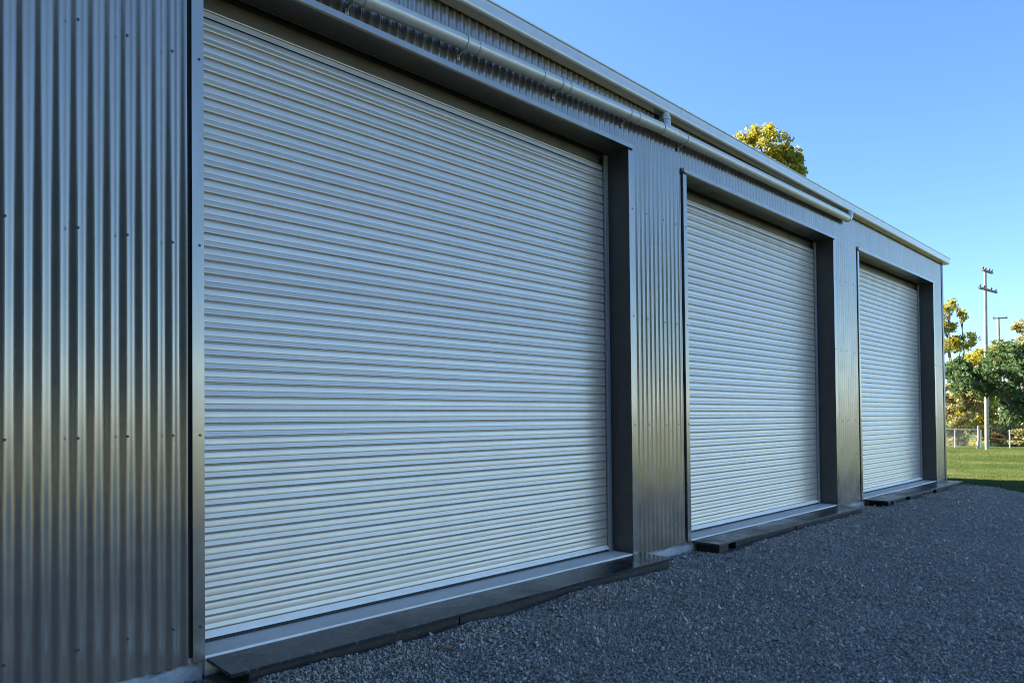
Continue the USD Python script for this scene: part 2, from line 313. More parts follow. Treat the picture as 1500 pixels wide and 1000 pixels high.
tx, ty, t = tx[ok], ty[ok], t[ok]; n = len(tx)
h = (0.035 + 0.018 * meshkit.noise(np.stack([tx, ty, tx * 0], -1) * 0.8, 8)) * rng.uniform(0.7, 1.4, n) * np.clip(t / 18, 1, 1.7)
gs = instancer('/World/grass', [tuft(k) for k in range(5)], M['blade'], np.stack([tx, ty, gbase(ty) - 0.034], 1), np.stack([h * 1.3, h * 1.3, h], 1), np.stack([0 * tx, 0 * tx, rng.uniform(0, 6.28, n)], 1), rng.integers(0, 5, n))
tag(gs, 'short green grass blades of the mown lawn', 'grass', kind='stuff')

# ------------------------------------------------------------------ the shed
shed = thing('metal_shed', 'long charcoal corrugated steel shed with three pale roller doors', 'shed', (0, (YSTART + YEND) / 2, 0))

# slab and its rough edge
obj('concrete_slab', box(-DEPTH, -0.032, YSTART + 0.03, YEND - 0.03, -0.30, 0.0), M['concrete'], shed)
for a, b in OPEN: obj('door_apron', prism([(-0.0318, -0.25), (-0.004, -0.25), (-0.002, -0.010), (-0.008, 0.0), (-0.0318, 0.0)], a + 0.0005, b - 0.0005), M['concrete'], shed, smooth=False)
def footing(a, b):
    yy = np.arange(a, b + 0.001, 0.03); prof = [(-0.030, -0.030), (-0.018, -0.044), (0.006, -0.056), (0.034, -0.092), (0.062, -0.16), (-0.02, -0.2)]
    V = []
    for y in yy:
        for k, (x, z) in enumerate(prof):
            d = meshkit.fbm(np.array([y * 6.0, k * 1.3, 0.0]), 3, 21) - 0.5
            V.append((x + (0.05 * d if k in (2, 3, 4) else 0.012 * d if k == 1 else 0), y, z + (0.025 * d if k in (1, 2, 3) else 0)))
    V = np.array(V); m = len(prof); Fq = []
    for i in range(len(yy) - 1):
        for k in range(m - 1):
            q = i * m + k; Fq.append([q, q + 1, q + m + 1, q + m])
    return V, np.array(Fq)[:, ::-1]
for a, b in [(YSTART, Y0 - 0.002), (OPEN[0][1] + 0.0, OPEN[1][0]), (OPEN[1][1], OPEN[2][0]), (OPEN[2][1], YEND)]:
    V, Fq = footing(a, b); obj('slab_edge', (V, np.vstack([Fq[:, [0, 1, 2]], Fq[:, [0, 2, 3]]])), M['rough_concrete'], shed, smooth=60)

# corrugated wall sheets, ten ribs each
STRIP_L, STRIP_R = 0.064, 0.082
def wall_x(y): return -0.0125 + 0.0085 * np.cos(2 * np.pi * (np.asarray(y) - RPH) / RP)
def sheet_mesh(segs, off):
    V, Fc, nb = [], [], 0
    for a, b, z0, z1 in segs:
        nst = max(2, int(round((b - a) / RP * 14)) + 1); yy = np.linspace(a, b, nst)
        x = wall_x(yy) + off
        zz = [z0, z1]
        fr = np.stack([np.stack([x, yy, np.full(nst, z)], 1) for z in zz]); bk = fr - [0.0012, 0, 0]
        A = np.vstack([fr[0], fr[1], bk[0], bk[1]]); V.append(A)
        i = np.arange(nst - 1); q = lambda r0, r1: np.vstack([np.stack([r0 + i, r0 + i + 1, r1 + i + 1], 1), np.stack([r0 + i, r1 + i + 1, r1 + i], 1)])
        ff = np.vstack([q(0, nst), q(3 * nst, 2 * nst), q(2 * nst, 0), q(nst, 3 * nst),
                        [[0, nst, 3 * nst], [0, 3 * nst, 2 * nst], [nst - 1, 4 * nst - 1, 2 * nst - 1], [nst - 1, 3 * nst - 1, 4 * nst - 1]]])
        Fc.append(ff + nb); nb += len(A)
    return trimesh.Trimesh(np.vstack(V), np.vstack(Fc), process=False)
SCREW = trimesh.util.concatenate([trimesh.creation.cylinder(0.0075, 0.002, sections=12), trimesh.creation.cylinder(0.0046, 0.008, sections=6)])
SCREW.apply_transform(trimesh.transformations.rotation_matrix(math.pi / 2, [0, 1, 0]))
def screw_at(y, z, x): s = SCREW.copy(); s.apply_translation([x + 0.0015, y, z]); return s
SCREW_ROWS = (0.183, 1.236, 2.294, 3.35)
STOP = [YSTART] + [e for o in OPEN for e in (o[0] - STRIP_L - 0.022, o[1] + STRIP_R + 0.016)] + [YEND - 0.052]
first = RPH + RP * 4.25
k0 = int(math.floor((YSTART - first) / (10 * RP)))
for k in range(k0, 40):
    a, b = first + k * 10 * RP, first + (k + 1) * 10 * RP
    a, b = max(a, YSTART), min(b, STOP[-1])
    if b - a < 0.01: continue
    segs = []
    cuts = sorted({a, b, *[c for c in STOP if a < c < b]})
    for c, d in zip(cuts[:-1], cuts[1:]):
        m_ = (c + d) / 2
        pier = any(STOP[i] <= m_ <= STOP[i + 1] for i in range(0, len(STOP), 2))
        segs.append((c, d, SHEET_BOTTOM if pier else HEAD + 0.036, EAVE))
    off = 0.0007 * (k % 2)
    sh_ = obj('wall_sheet', sheet_mesh(segs, off), M['wall'], shed, smooth=50)
    for c, d, z0, z1 in segs:
        crest = RPH + RP * np.arange(math.ceil((c - RPH) / RP), math.floor((d - RPH) / RP) + 1)
        crest = [(y, i) for i, y in zip(np.round((crest - RPH) / RP).astype(int), crest) if i % 10 in (0, 4, 7) and y > 0.2] if z0 < 0 else []
        for y, i in crest:
            for zr in SCREW_ROWS:
                obj('screw', screw_at(y, zr + 0.003 * math.sin(7 * y), -0.004 + off), M['screw'], sh_)
# backing behind the trims, coloured dark for the shadow in the gaps
for a, b in zip(STOP[0::2], STOP[1::2]):
    obj('wall_frame', box(-0.075, -0.026, a + 0.02, b + 0.03 if b < 15.5 else b, 0.002, EAVE - 0.05), M['void'], shed)

def jamb(a, side):
    """trim round an opening's edge at y = a; side -1: to the left of the opening"""
    w = STRIP_L if side < 0 else STRIP_R
    y1, y2 = (a - w, a) if side < 0 else (a, a + w)
    t_ = 0.0022
    j = obj('jamb_trim', [box(0.004, 0.004 + t_, y1, y2, SHEET_BOTTOM + 0.006, HEAD + 0.001),
                          box(-0.022, 0.0038, (y1 if side < 0 else y2 - t_), (y1 + t_ if side < 0 else y2), SHEET_BOTTOM + 0.006, HEAD + 0.001),
                          ], M['wall'], shed, smooth=False)
    obj('jamb_reveal', box(-REC - 0.075, 0.0038, a - (t_ if side < 0 else 0), a + (t_ if side > 0 else 0), 0.0015, HEAD + 0.012), M['trim'], shed, smooth=False)  # the reveal's shade is painted in by the darker material
    ym = y1 + 0.04 if side < 0 else y2 - 0.03
    for z in (0.174, 1.236, 2.3, 3.352):
        obj('screw', screw_at(ym, z, 0.006), M['screw'], j)

def pop(d): return np.asarray(d, float)
# one slat: outer face from the bottom up as (x, z): undercut, nose, slope, small step, slope
PITCH_S = 0.0822
SLAT = pop([(-0.007, 0.0), (-0.007, 0.0028), (-0.001, 0.0032), (0.006, 0.0038), (0.0105, 0.0050), (0.0125, 0.0085), (0.0122, 0.0125), (0.0094, 0.0215), (0.0072, 0.029), (0.0056, 0.0345), (0.0054, 0.0360), (0.0076, 0.0378),
            (0.0083, 0.0405), (0.0079, 0.046), (0.0069, 0.057), (0.0054, 0.0665), (0.0034, 0.0745), (-0.0004, 0.0790), (-0.0050, 0.0812), (-0.007, 0.0822)])
SLAT[:, 0] *= 0.9
XD = -REC - 0.036
for k, (a, b) in enumerate(OPEN):
    jamb(a, -1); jamb(b, +1)
    hd = obj('head_trim', [prism([(-0.02, HEAD + 0.040), (0.026, HEAD + 0.030), (0.028, HEAD + 0.028), (0.028, HEAD - 0.016), (0.0258, HEAD - 0.016), (0.0258, HEAD + 0.0), (-0.02, HEAD + 0.0)], a - STRIP_L - 0.012, b + STRIP_R + 0.004)], M['wall'], shed, smooth=False)
    obj('head_soffit', [box(-REC, -0.0205, a, b, HEAD, HEAD + 0.003), box(-REC - 0.002, -REC + 0.001, a, b, HEAD - 0.012, HEAD - 0.0005)], M['trim'], shed, smooth=False)  # soffit shade is put into the darker colour
    door = obj('roller_door', [box(XD - 0.10, XD - 0.061, a + 0.001, b - 0.001, 0.003, HEAD + 0.05)], M['void'], shed, smooth=False, label=['nearest pale grey roller door, tallest in view', 'middle pale grey roller door', 'farthest pale grey roller door, warm toned'][k])
    ns = 45
    for i in range(ns):
        z0 = 0.064 + i * PITCH_S
        tl = 0.010 * rng.normal() + 0.012 * math.sin(i * 0.35 + 1.3 * k) * (i % 2 - 0.3) + 0.085 * (float(meshkit.noise(np.array([i / 5.0, 3.7 * k, 0.5]), 12)) - 0.5)
        pr = ribbon(SLAT + np.stack([-(SLAT[:, 1] - 0.04) * tl, 0 * SLAT[:, 1]], 1) + [XD + 0.0004 * rng.normal(), z0], 0.001)
        # a little sag and tilt of the curtain between its guides
        s = prism(pr, a + 0.052, b - 0.066)
        obj('slat', s, M['door'], door, smooth=38)
    zt = 0.064 + ns * PITCH_S
    obj('top_band', [prism([(XD, zt + 0.006), (XD + 0.003, zt + 0.004), (XD + 0.002, zt + 0.040), (XD - 0.004, zt + 0.040)], a + 0.052, b - 0.066),
                     prism([(XD - 0.004, zt + 0.0415), (XD + 0.014, zt + 0.0405), (XD + 0.015, zt + 0.044), (XD - 0.004, zt + 0.048)], a + 0.05, b - 0.064)], M['door'], door, smooth=False)
    obj('lintel_plate', [box(XD - 0.06, XD - 0.018, a + 0.002, b - 0.002, zt + 0.048, zt + 0.078), box(XD - 0.06, XD - 0.040, a + 0.002, b - 0.002, zt + 0.084, zt + 0.17)], M['lintel'], door, smooth=False)  # plates coloured dark for the shade above the curtain
    rl = obj('bottom_rail', [prism([(XD - 0.006, 0.062), (XD + 0.004, 0.062), (XD + 0.007, 0.058), (XD + 0.034, 0.030), (XD + 0.034, 0.024), (XD - 0.006, 0.024)], a + 0.05, b - 0.064)], M['rail'], door, smooth=False)
    obj('rubber_seal', box(XD - 0.004, XD + 0.030, a + 0.05, b - 0.064, 0.002, 0.0235, 0.002), M['rubber'], door)
    for s, yy in ((-1, a), (1, b)):
        w = 0.052
        y1, y2 = (yy + 0.003, yy + w) if s < 0 else (yy - w - 0.008, yy - 0.003)
        lip = [box(-REC - 0.012, -REC - 0.0095, y1, y2, 0.002, 3.925), box(XD - 0.055, -REC - 0.0098, *((y1, y1 + 0.0025) if s < 0 else (y2 - 0.0025, y2)), 0.002, 3.925),
               box(-REC - 0.030, -REC - 0.0122, *((y2 - 0.0025, y2) if s < 0 else (y1, y1 + 0.0025)), 0.002, 3.925), box(-REC - 0.0094, -REC - 0.004, *((y1 + 0.016, y1 + 0.026)), 0.002, 3.9)]
        obj('guide_rail', lip, M['guide'], door, smooth=False)
# corner flashing at the far end
obj('corner_trim', [box(0.003, 0.0055, YEND - 0.10, YEND, SHEET_BOTTOM + 0.004, EAVE), box(-0.10, 0.0028, YEND - 0.0025, YEND, SHEET_BOTTOM + 0.004, EAVE), box(-0.02, 0.0028, YEND - 0.10, YEND - 0.0975, SHEET_BOTTOM + 0.004, EAVE)], M['trim'], shed, smooth=False)
# other walls, roof
RIDGE_X, RISE = -DEPTH / 2, 0.80
end = [(-0.103, 0.0), (-0.103, EAVE), (RIDGE_X, EAVE + RISE), (-DEPTH + 0.02, EAVE), (-DEPTH + 0.02, 0.0)]
for y in (YEND - 0.03, YSTART + 0.002): obj('end_wall', prism(end, y, y + 0.025), M['wall'], shed, smooth=False)
obj('back_wall', box(-DEPTH, -DEPTH + 0.018, YSTART + 0.03, YEND - 0.032, -0.03, EAVE), M['wall'], shed, smooth=False)
def roof_mesh(x0, z0, x1, z1, ya, yb):
    yy = np.linspace(ya, yb, int((yb - ya) / RP * 6)); w = 0.009 * np.cos(2 * np.pi * yy / RP)
    V = np.vstack([np.stack([np.full_like(yy, x), yy, z + w + d], 1) for d in (0, -0.0015) for x, z in ((x0, z0), (x1, z1))]); n_ = len(yy); i = np.arange(n_ - 1)
    q = lambda r0, r1: np.vstack([np.stack([r0 + i, r1 + i, r1 + i + 1], 1), np.stack([r0 + i, r1 + i + 1, r0 + i + 1], 1)])
    m = trimesh.Trimesh(V, np.vstack([q(0, n_), q(3 * n_, 2 * n_), q(2 * n_, 0), q(n_, 3 * n_)]), process=False)
    return m
ya = YSTART - 0.02
while ya < YEND + 0.02:
    yb = min(ya + 3.0, YEND + 0.03)
    obj('roof_sheet', roof_mesh(0.055, EAVE + 0.085, RIDGE_X, EAVE + 0.085 + RISE, ya, yb), M['wall'], shed, smooth=50)
    obj('roof_sheet', roof_mesh(-DEPTH - 0.055, EAVE + 0.085, RIDGE_X, EAVE + 0.085 + RISE, ya, yb), M['wall'], shed, smooth=50)
    ya = yb
obj('ridge_cap', prism([(RIDGE_X - 0.2, EAVE + RISE + 0.07), (RIDGE_X, EAVE + RISE + 0.11), (RIDGE_X + 0.2, EAVE + RISE + 0.07), (RIDGE_X, EAVE + RISE + 0.106)], YSTART - 0.03, YEND + 0.04), M['trim'], shed, smooth=False)

# gutter: quad profile with a rolled bead
GB, GT, GW = 4.405, 4.528, 0.118
arc = [(GW - 0.030 + 0.030 * math.sin(t), GB + 0.030 - 0.030 * math.cos(t)) for t in np.linspace(0, 1.45, 8)]
bead = [(GW + 0.006 + 0.0085 * math.cos(t), GT - 0.008 + 0.0085 * math.sin(t)) for t in np.linspace(-1.6, 3.3, 10)]
outer = [(0.004, GT - 0.01), (0.004, GB + 0.004), (0.010, GB)] + arc + [(GW + 0.001, GB + 0.055), (GW + 0.003, GT - 0.02)] + bead
inner = [(GW - 0.003, GT - 0.012), (GW - 0.004, GB + 0.05), (GW - 0.034, GB + 0.006), (0.010, GB + 0.006), (0.0055, GT - 0.01)]
GE = YEND + 0.055
ga, gk = YSTART - 0.03, 0
gut = None
gut = obj('gutter', prism(outer + inner, ga, GE), M['gutter'], shed, smooth=40)
for y in (0.2, 6.2, 12.2): obj('gutter_joint', prism([(x + 0.0012 if x > 0.05 else x, z - 0.0012 if z < GB + 0.02 else z) for x, z in outer + inner], y - 0.02, y + 0.02), M['gutter'], gut, smooth=40)
obj('end_cap', prism([(0.004, GT - 0.012), (0.004, GB + 0.004), (0.010, GB)] + arc + [(GW + 0.001, GB + 0.055), (GW + 0.003, GT - 0.012)], GE, GE + 0.003), M['gutter'], gut, smooth=False)
obj('fascia_flashing', box(-0.004, 0.0035, YSTART - 0.02, YEND, EAVE - 0.02, GT + 0.03), M['trim'], shed, smooth=False)

# downpipe along the wall under the gutter
PX, PR = 0.083, 0.054
def pz(y): return np.where(np.asarray(y) < 6.0, 4.240 - 0.040 * (6.0 - np.asarray(y)), 4.240 + 0.0114 * (np.asarray(y) - 6.0))
yy = np.concatenate([np.linspace(-3.2, 6.0, 30), np.linspace(6.15, 10.80, 16)])
body = tube(np.stack([np.full_like(yy, PX), yy, pz(yy)], 1), PR, 24)
pipe = obj('downpipe', body, M['pvc'], shed, smooth=40)
yl, zl = 10.80, float(pz(10.80))
ang = np.linspace(0, math.pi / 2, 9); rb = 0.075
el = [(PX, yl + rb * math.sin(t), zl + rb * (1 - math.cos(t))) for t in ang] + [(PX - 0.012, yl + rb, GB - 0.001)]
obj('elbow', tube(el, PR + 0.004, 24), M['pvc'], pipe, smooth=40)
# tee with a vertical outlet
obj('tee_fitting', [tube([(PX, y, float(pz(y))) for y in (5.86, 5.95, 6.04, 6.12)], PR + 0.0055, 24), tube([(PX, 5.95, 4.24), (PX - 0.006, 5.95, 4.31), (PX - 0.018, 5.945, GB - 0.001)], [PR, PR, PR - 0.004], 24)], M['pvc'], pipe, smooth=40)
obj('outlet_collar', tube([(PX - 0.010, 5.948, 4.335), (PX - 0.013, 5.948, 4.365)], PR + 0.005, 24), M['pvc'], pipe, smooth=40)
for y in (2.43, 3.42, 4.13, 4.46, 5.46, 6.155):
    obj('pipe_coupling', tube([(PX, y - 0.028, float(pz(y - 0.028))), (PX, y + 0.028, float(pz(y + 0.028)))], PR + 0.0035, 24), M['pvc'], pipe, smooth=40)
for y in (0.9, 2.33, 3.28, 4.34, 5.31, 6.3):
    z = float(pz(y))
    obj('pipe_clip', [tube([(PX, y - 0.011, z), (PX, y + 0.011, z)], PR + 0.0045, 24), box(0.0, 0.004, y - 0.014, y + 0.014, z - 0.10, z - 0.06),
                      tube([(0.004, y, z - 0.085), (0.025, y, z - 0.065), (PX - 0.025, y, z - PR + 0.006)], 0.006, 8)], M['guide'], pipe, smooth=40)

# ------------------------------------------------------------------ boards lying in front of the doors
def board(k, a, b, mat, label, x1, zt, th, blocks):
    t_ = thing('threshold_board', label, 'board', (0.2, (a + b) / 2, -0.1), group='boards laid along the door thresholds')
    yy = np.linspace(a, b, 60); wob = 0.006 * (meshkit.fbm(np.stack([yy * 1.3, yy * 0 + k, yy * 0], -1), 3, 6) - 0.5)
    ed = x1 + 0.012 * (meshkit.fbm(np.stack([yy * 2.3, yy * 0 + k, yy * 0], -1), 3, 2) - 0.5)
    c = 0.002
    rows = [np.stack([np.full_like(yy, x), yy, z + wob], 1) for x, z in ((0.004, zt - th), (0.004, zt))]
    rows += [np.stack([ed - c, yy, zt + wob], 1), np.stack([ed, yy, zt - c + wob], 1), np.stack([ed, yy, zt - th + c + wob], 1), np.stack([ed - c, yy, zt - th + wob], 1)]
    V = np.vstack(rows); m = len(yy); Fq = []
    for r in range(6):
        s = (r + 1) % 6
        for i in range(m - 1): Fq += [[r * m + i, s * m + i, s * m + i + 1], [r * m + i, s * m + i + 1, r * m + i + 1]]
    for i, fl in ((0, 1), (m - 1, 0)):
        for r in range(1, 5):
            tri = [i, r * m + i, (r + 1) * m + i]; Fq.append(tri if fl else tri[::-1])
    mesh = trimesh.Trimesh(V, Fq, process=False)
    if mesh.volume < 0: mesh.invert()
    obj('panel', mesh, mat, t_, smooth=30)
    for (p, q, xa, xb) in blocks: obj('packer', box(xa, xb, p, q, -0.2, zt - th - 0.001 + float(wob.min()), 0.003), M['timber'], t_)
(b0, b1), (c0, c1), (d0, d1) = BOARDS
board(0, b0, b1, M['board_black'], 'glossy black board with white scuffs below the nearest roller door', 0.355, -0.010, 0.020, [(b0 + 0.10, b0 + 1.55, 0.06, 0.336), (b0 + 1.553, b0 + 2.9, 0.06, 0.343), (b0 + 2.903, b1 - 0.05, 0.06, 0.332)])
board(1, c0, c1, M['board_brown'], 'long brownish board before the middle roller door, dark block under its end', 0.325, -0.010, 0.020, [(c0 + 0.03, c0 + 0.22, 0.06, 0.31), (c0 + 0.40, c0 + 1.9, 0.05, 0.296), (c0 + 1.903, c0 + 3.0, 0.05, 0.305), (c0 + 3.003, c1 - 0.05, 0.05, 0.298)])
board(2, d0, d1, M['board_brown'], 'grey brown board on packers below the farthest roller door, beside the lawn', 0.36, -0.010, 0.020, [(d0 + 0.08, d0 + 0.22, 0.05, 0.34), (d0 + 0.34, d0 + 0.95, 0.05, 0.33), (d0 + 1.15, d0 + 1.9, 0.05, 0.34), (d0 + 2.0, d0 + 2.5, 0.05, 0.325), (d0 + 2.65, d1 - 0.1, 0.05, 0.34)])

# ------------------------------------------------------------------ fragments and fallen leaves by the slab
def chunk(seed, r, loc):
    q = np.random.default_rng(seed); m = trimesh.convex.convex_hull(q.normal(size=(16, 3)) * np.array([1, 0.8, 0.6]))
    m.apply_scale(r / np.abs(m.vertices).max()); m.apply_translation(np.array(loc) - [0, 0, m.bounds[0, 2] + 0.3 * r]); return m
def one(name, mesh, mat, label, cat, group=None):
    return tag(obj(name, mesh, mat, None, smooth=20), label, cat, group)
def gz(x, y): return float(gravel_z(np.array([x]), np.array([y]))[0])
for i, (x, y, r, lab) in enumerate([(0.115, 1.385, 0.032, 'small red brown brick fragment wedged at the slab corner beside the black board'),
                                    (0.12, 1.19, 0.030, 'red brown brick fragment against the slab edge under the big corrugated wall'),
                                    (0.45, 5.50, 0.030, 'rust brown fragment at the far end of the black board'),
                                    (0.14, 6.28, 0.028, 'brown fragment against the slab edge between the first two doors')]):
    one('brick_fragment', chunk(40 + i, r, (x, y, gz(x, y))), M['clay'], lab, 'fragment')
for i, (x, y, r, lab) in enumerate([(0.17, 6.02, 0.034, 'pale concrete lump at the foot of the first pillar'), (0.20, 5.86, 0.024, 'small pale stone near the first pillar beside the concrete lump'),
                                    (0.42, 1.62, 0.017, 'white pebble below the front corner of the black board')]):
    one('pale_stone', chunk(60 + i, r, (x, y, gz(x, y))), M['rough_concrete'], lab, 'stone')
def leafm(seed, L, loc):
    q = np.random.default_rng(seed); u = np.linspace(0, 1, 7); w = 0.28 * L * np.sin(np.pi * u ** 0.8); curl = 0.12 * L * np.sin(np.pi * u)
    V = np.vstack([np.stack([u * L - L / 2, w, curl + 0.25 * w], 1), np.stack([u * L - L / 2, 0 * w, curl], 1), np.stack([u * L - L / 2, -w, curl + 0.25 * w], 1)])
    Fc = [[r * 7 + i, (r + 1) * 7 + i, (r + 1) * 7 + i + 1] for r in range(2) for i in range(6)] + [[r * 7 + i, (r + 1) * 7 + i + 1, r * 7 + i + 1] for r in range(2) for i in range(6)]
    m = trimesh.Trimesh(V, Fc, process=False); m.apply_transform(trimesh.transformations.euler_matrix(*q.uniform(-0.4, 0.4, 2), q.uniform(0, 6.28))); m.apply_translation(loc); return m
for i, (x, y, lab) in enumerate([(2.02, 4.66, 'single red brown dead leaf lying alone on open gravel'), (0.62, 2.55, 'dry brown leaf on the gravel in front of the black board'), (0.66, 2.62, 'second dry brown leaf touching the first before the black board'), (0.60, 5.62, 'dead leaf beside the far end of the black board'), (0.26, 6.17, 'dry leaf at the foot of the first pillar')]):
    one('dead_leaf', leafm(80 + i, 0.07, (x, y, gz(x, y) + 0.012)), M['drygrass_leaf'], lab, 'leaf')

# ------------------------------------------------------------------ trees, shrubs
def at(px, py, t):
    return CAM + t * (F_ + R_ * (px - 750) / 1000 + U_ * (CY - py) / 1000)
def leaves(cents, rad, per, L, q, droop=0.3):
    c = np.repeat(cents, per, 0); n_ = len(c)
    d = q.normal(size=(n_, 3)); d /= np.linalg.norm(d, axis=1, keepdims=True)
    p = c + d * (np.repeat(rad, per) * q.uniform(0, 1, n_) ** 0.45)[:, None] * [1, 1, 0.75]
    ax = q.normal(size=(n_, 3)); ax[:, 2] -= droop; ax /= np.linalg.norm(ax, axis=1, keepdims=True)
    s = np.cross(ax, q.normal(size=(n_, 3))); s /= np.linalg.norm(s, axis=1, keepdims=True)
    l = L * q.uniform(0.6, 1.3, n_)[:, None]; w = l * 0.24
    V = np.stack([p - ax * l / 2, p + s * w, p + ax * l / 2, p - s * w], 1).reshape(-1, 3); b = np.arange(n_)[:, None] * 4
    return trimesh.Trimesh(V, np.vstack([b + [0, 1, 2], b + [0, 2, 3]]), process=False)
def tree(name, label, cat, base, blobs, mat, clumps, per, L, crad, seed, trunk_r=0.2, group=None, lean=(0, 0), droop=0.3, fork=0.45):
    """blobs: crown ellipsoids (centre, radii) in world space"""
    q = np.random.default_rng(seed); base = np.asarray(base, float)
    t_ = thing(name, label, cat, base, group)
    C = []
    w = np.array([np.prod(r) ** (2 / 3) for _, r in blobs]); w /= w.sum()
    for (c, r), k in zip(blobs, np.maximum(1, np.round(w * clumps)).astype(int)):
        d = q.normal(size=(k, 3)); d /= np.linalg.norm(d, axis=1, keepdims=True)
        C.append(np.asarray(c) + d * (q.uniform(0.25, 1, k) ** 0.5)[:, None] * np.asarray(r))
    C = np.vstack(C); rad = crad * q.uniform(0.55, 1.35, len(C))
    top = np.mean([c for c, _ in blobs], 0); hgt = top[2] - base[2]
    f1 = base + [lean[0] * 0.5, lean[1] * 0.5, hgt * fork]
    parts = [tube([base - [0, 0, 0.2], base + [lean[0] * .15, lean[1] * .15, hgt * fork * .4], f1], [trunk_r * 1.2, trunk_r, trunk_r * 0.75], 9)]
    for c, r in blobs:
        c = np.asarray(c); mid = (f1 * 0.5 + c * 0.5) + q.normal(0, 0.12, 3) * hgt * 0.3 * [1, 1, 0.3]
        parts.append(tube([f1 - [0, 0, 0.1], mid, c], [trunk_r * 0.6, trunk_r * 0.4, trunk_r * 0.15], 7))
        near = C[np.linalg.norm((C - c) / np.asarray(r), axis=1) < 1.05]
        for e in near[q.permutation(len(near))[:9]]: parts.append(tube([c * 0.6 + mid * 0.4, (c + e) / 2 + q.normal(0, 0.1, 3), e], [trunk_r * 0.22, trunk_r * 0.12, trunk_r * 0.05], 5))
    obj('trunk', parts, M['bark'], t_, smooth=60)
    obj('crown', leaves(C, rad, per, L, q, droop), mat, t_, smooth=False)
    return t_

# tall gum behind the shed
g = at(1118, 262, 40); gb = (g[0] + 0.4, g[1] - 0.2, float(gbase(g[1])))
tree('gum_tree', 'tall sunlit yellow green tree rising behind the shed roof', 'tree', gb, [(at(1115, 228, 40), (1.7, 1.7, 1.75)), (at(1145, 245, 40.5), (1.1, 1.1, 1.5)), (at(1090, 232, 39.5), (0.8, 0.8, 1.4)), (g + [0, 0, -2.4], (3.2, 3.2, 2.4)), (at(1163, 252, 40), (0.5, 0.5, 0.9))],
     M['leaf_gum'], 430, 80, 0.22, 0.38, 5, 0.32)
# dark spreading tree on the lawn at the right
c = at(1530, 560, 31); tb = at(1512, 650, 31)
tree('spreading_tree', 'dark green spreading tree with low branches on the lawn near the fence', 'tree', (tb[0], tb[1], float(gbase(tb[1]))),
     [(at(1470, 560, 31), (1.3, 1.6, 1.0)), (at(1425, 555, 30.5), (0.9, 1.2, 0.75)), (at(1402, 540, 31), (0.55, 0.8, 0.55)), (at(1480, 520, 31.5), (1.1, 1.3, 0.6)), (at(1530, 540, 31), (1.4, 1.5, 1.3)), (at(1600, 570, 31.5), (1.4, 1.5, 1.1)), (at(1495, 600, 30.5), (0.9, 1.0, 0.7))],
     M['leaf_mid'], 420, 40, 0.20, 0.30, 6, 0.13, droop=0.1, fork=0.5)
# shrubs and trees behind the fence
spec = [('shrub', 'pale sunlit shrub behind the mesh fence, next to the shed corner', 'shrub', 1402, 578, 52, 1.8, 2.1, 'leaf_olive', 110),
        ('shrub', 'rounded yellow shrub behind the pale leaning fence post', 'shrub', 1430, 572, 54, 1.6, 2.4, 'leaf_gum', 110),
        ('shrub', 'low straw coloured shrub right of the power pole', 'shrub', 1480, 636, 50, 1.6, 1.0, 'leaf_olive', 90),
        ('shrub', 'golden shrub behind the wire fence, farthest right', 'shrub', 1512, 628, 53, 1.7, 1.5, 'leaf_olive', 90),
        ('shrub', 'taller green shrub between the power pole and the golden shrub', 'shrub', 1462, 572, 58, 1.9, 2.3, 'leaf_green', 100)]
for i, (nm, lab, cat, px, py, t, r, rz, mt, k) in enumerate(spec):
    c = at(px, py, t); b = np.array([c[0], c[1], float(gbase(c[1]))]); hz = (c[2] + rz * 0.9 - b[2])
    tree(nm, lab, cat, b, [(b + [0, 0, hz * 0.40], (r, r, hz * 0.42)), (b + [r * 0.5, 0.2, hz * 0.62], (r * 0.6, r * 0.6, hz * 0.34)), (b + [-r * 0.55, -0.2, hz * 0.55], (r * 0.55, r * 0.6, hz * 0.3))], M[mt], int(k * 1.6), 60, 0.22, 0.36, 20 + i, 0.07, group=None, fork=0.25)
for i, (lab, px, py, t, blobs_) in enumerate([('thin sunlit gum tree with gappy crown beside the shed corner', 1398, 500, 56, [(1390, 450, .7, .6), (1408, 462, .5, .45), (1388, 480, .8, .5), (1410, 500, 1.1, .7), (1386, 505, 1.1, .7), (1370, 470, .9, .9)]),
                                              ('sunlit gum tree at the right behind the dark spreading tree', 1505, 500, 60, [(1500, 478, .9, .8), (1515, 500, 1.3, 1.0), (1492, 510, .8, .7), (1530, 470, 1.3, 1.3)]),
                                              ('distant tree with sunlit leaves behind the power pole', 1450, 520, 64, [(1440, 525, 1.6, 1.1), (1465, 520, 1.6, 1.2), (1425, 540, 1.3, 1.2)])]):
    c = at(px, py, t); b = (c[0], c[1], float(gbase(c[1])))
    tree('gum_tree', lab, 'tree', b, [(at(x, y, t + (j % 3) * 0.4), (r, r, h)) for j, (x, y, r, h) in enumerate(blobs_)], M['leaf_gum' if i != 1 else 'leaf_olive'], 110 + 50 * i, 44, 0.24, 0.36, 50 + i, 0.14)

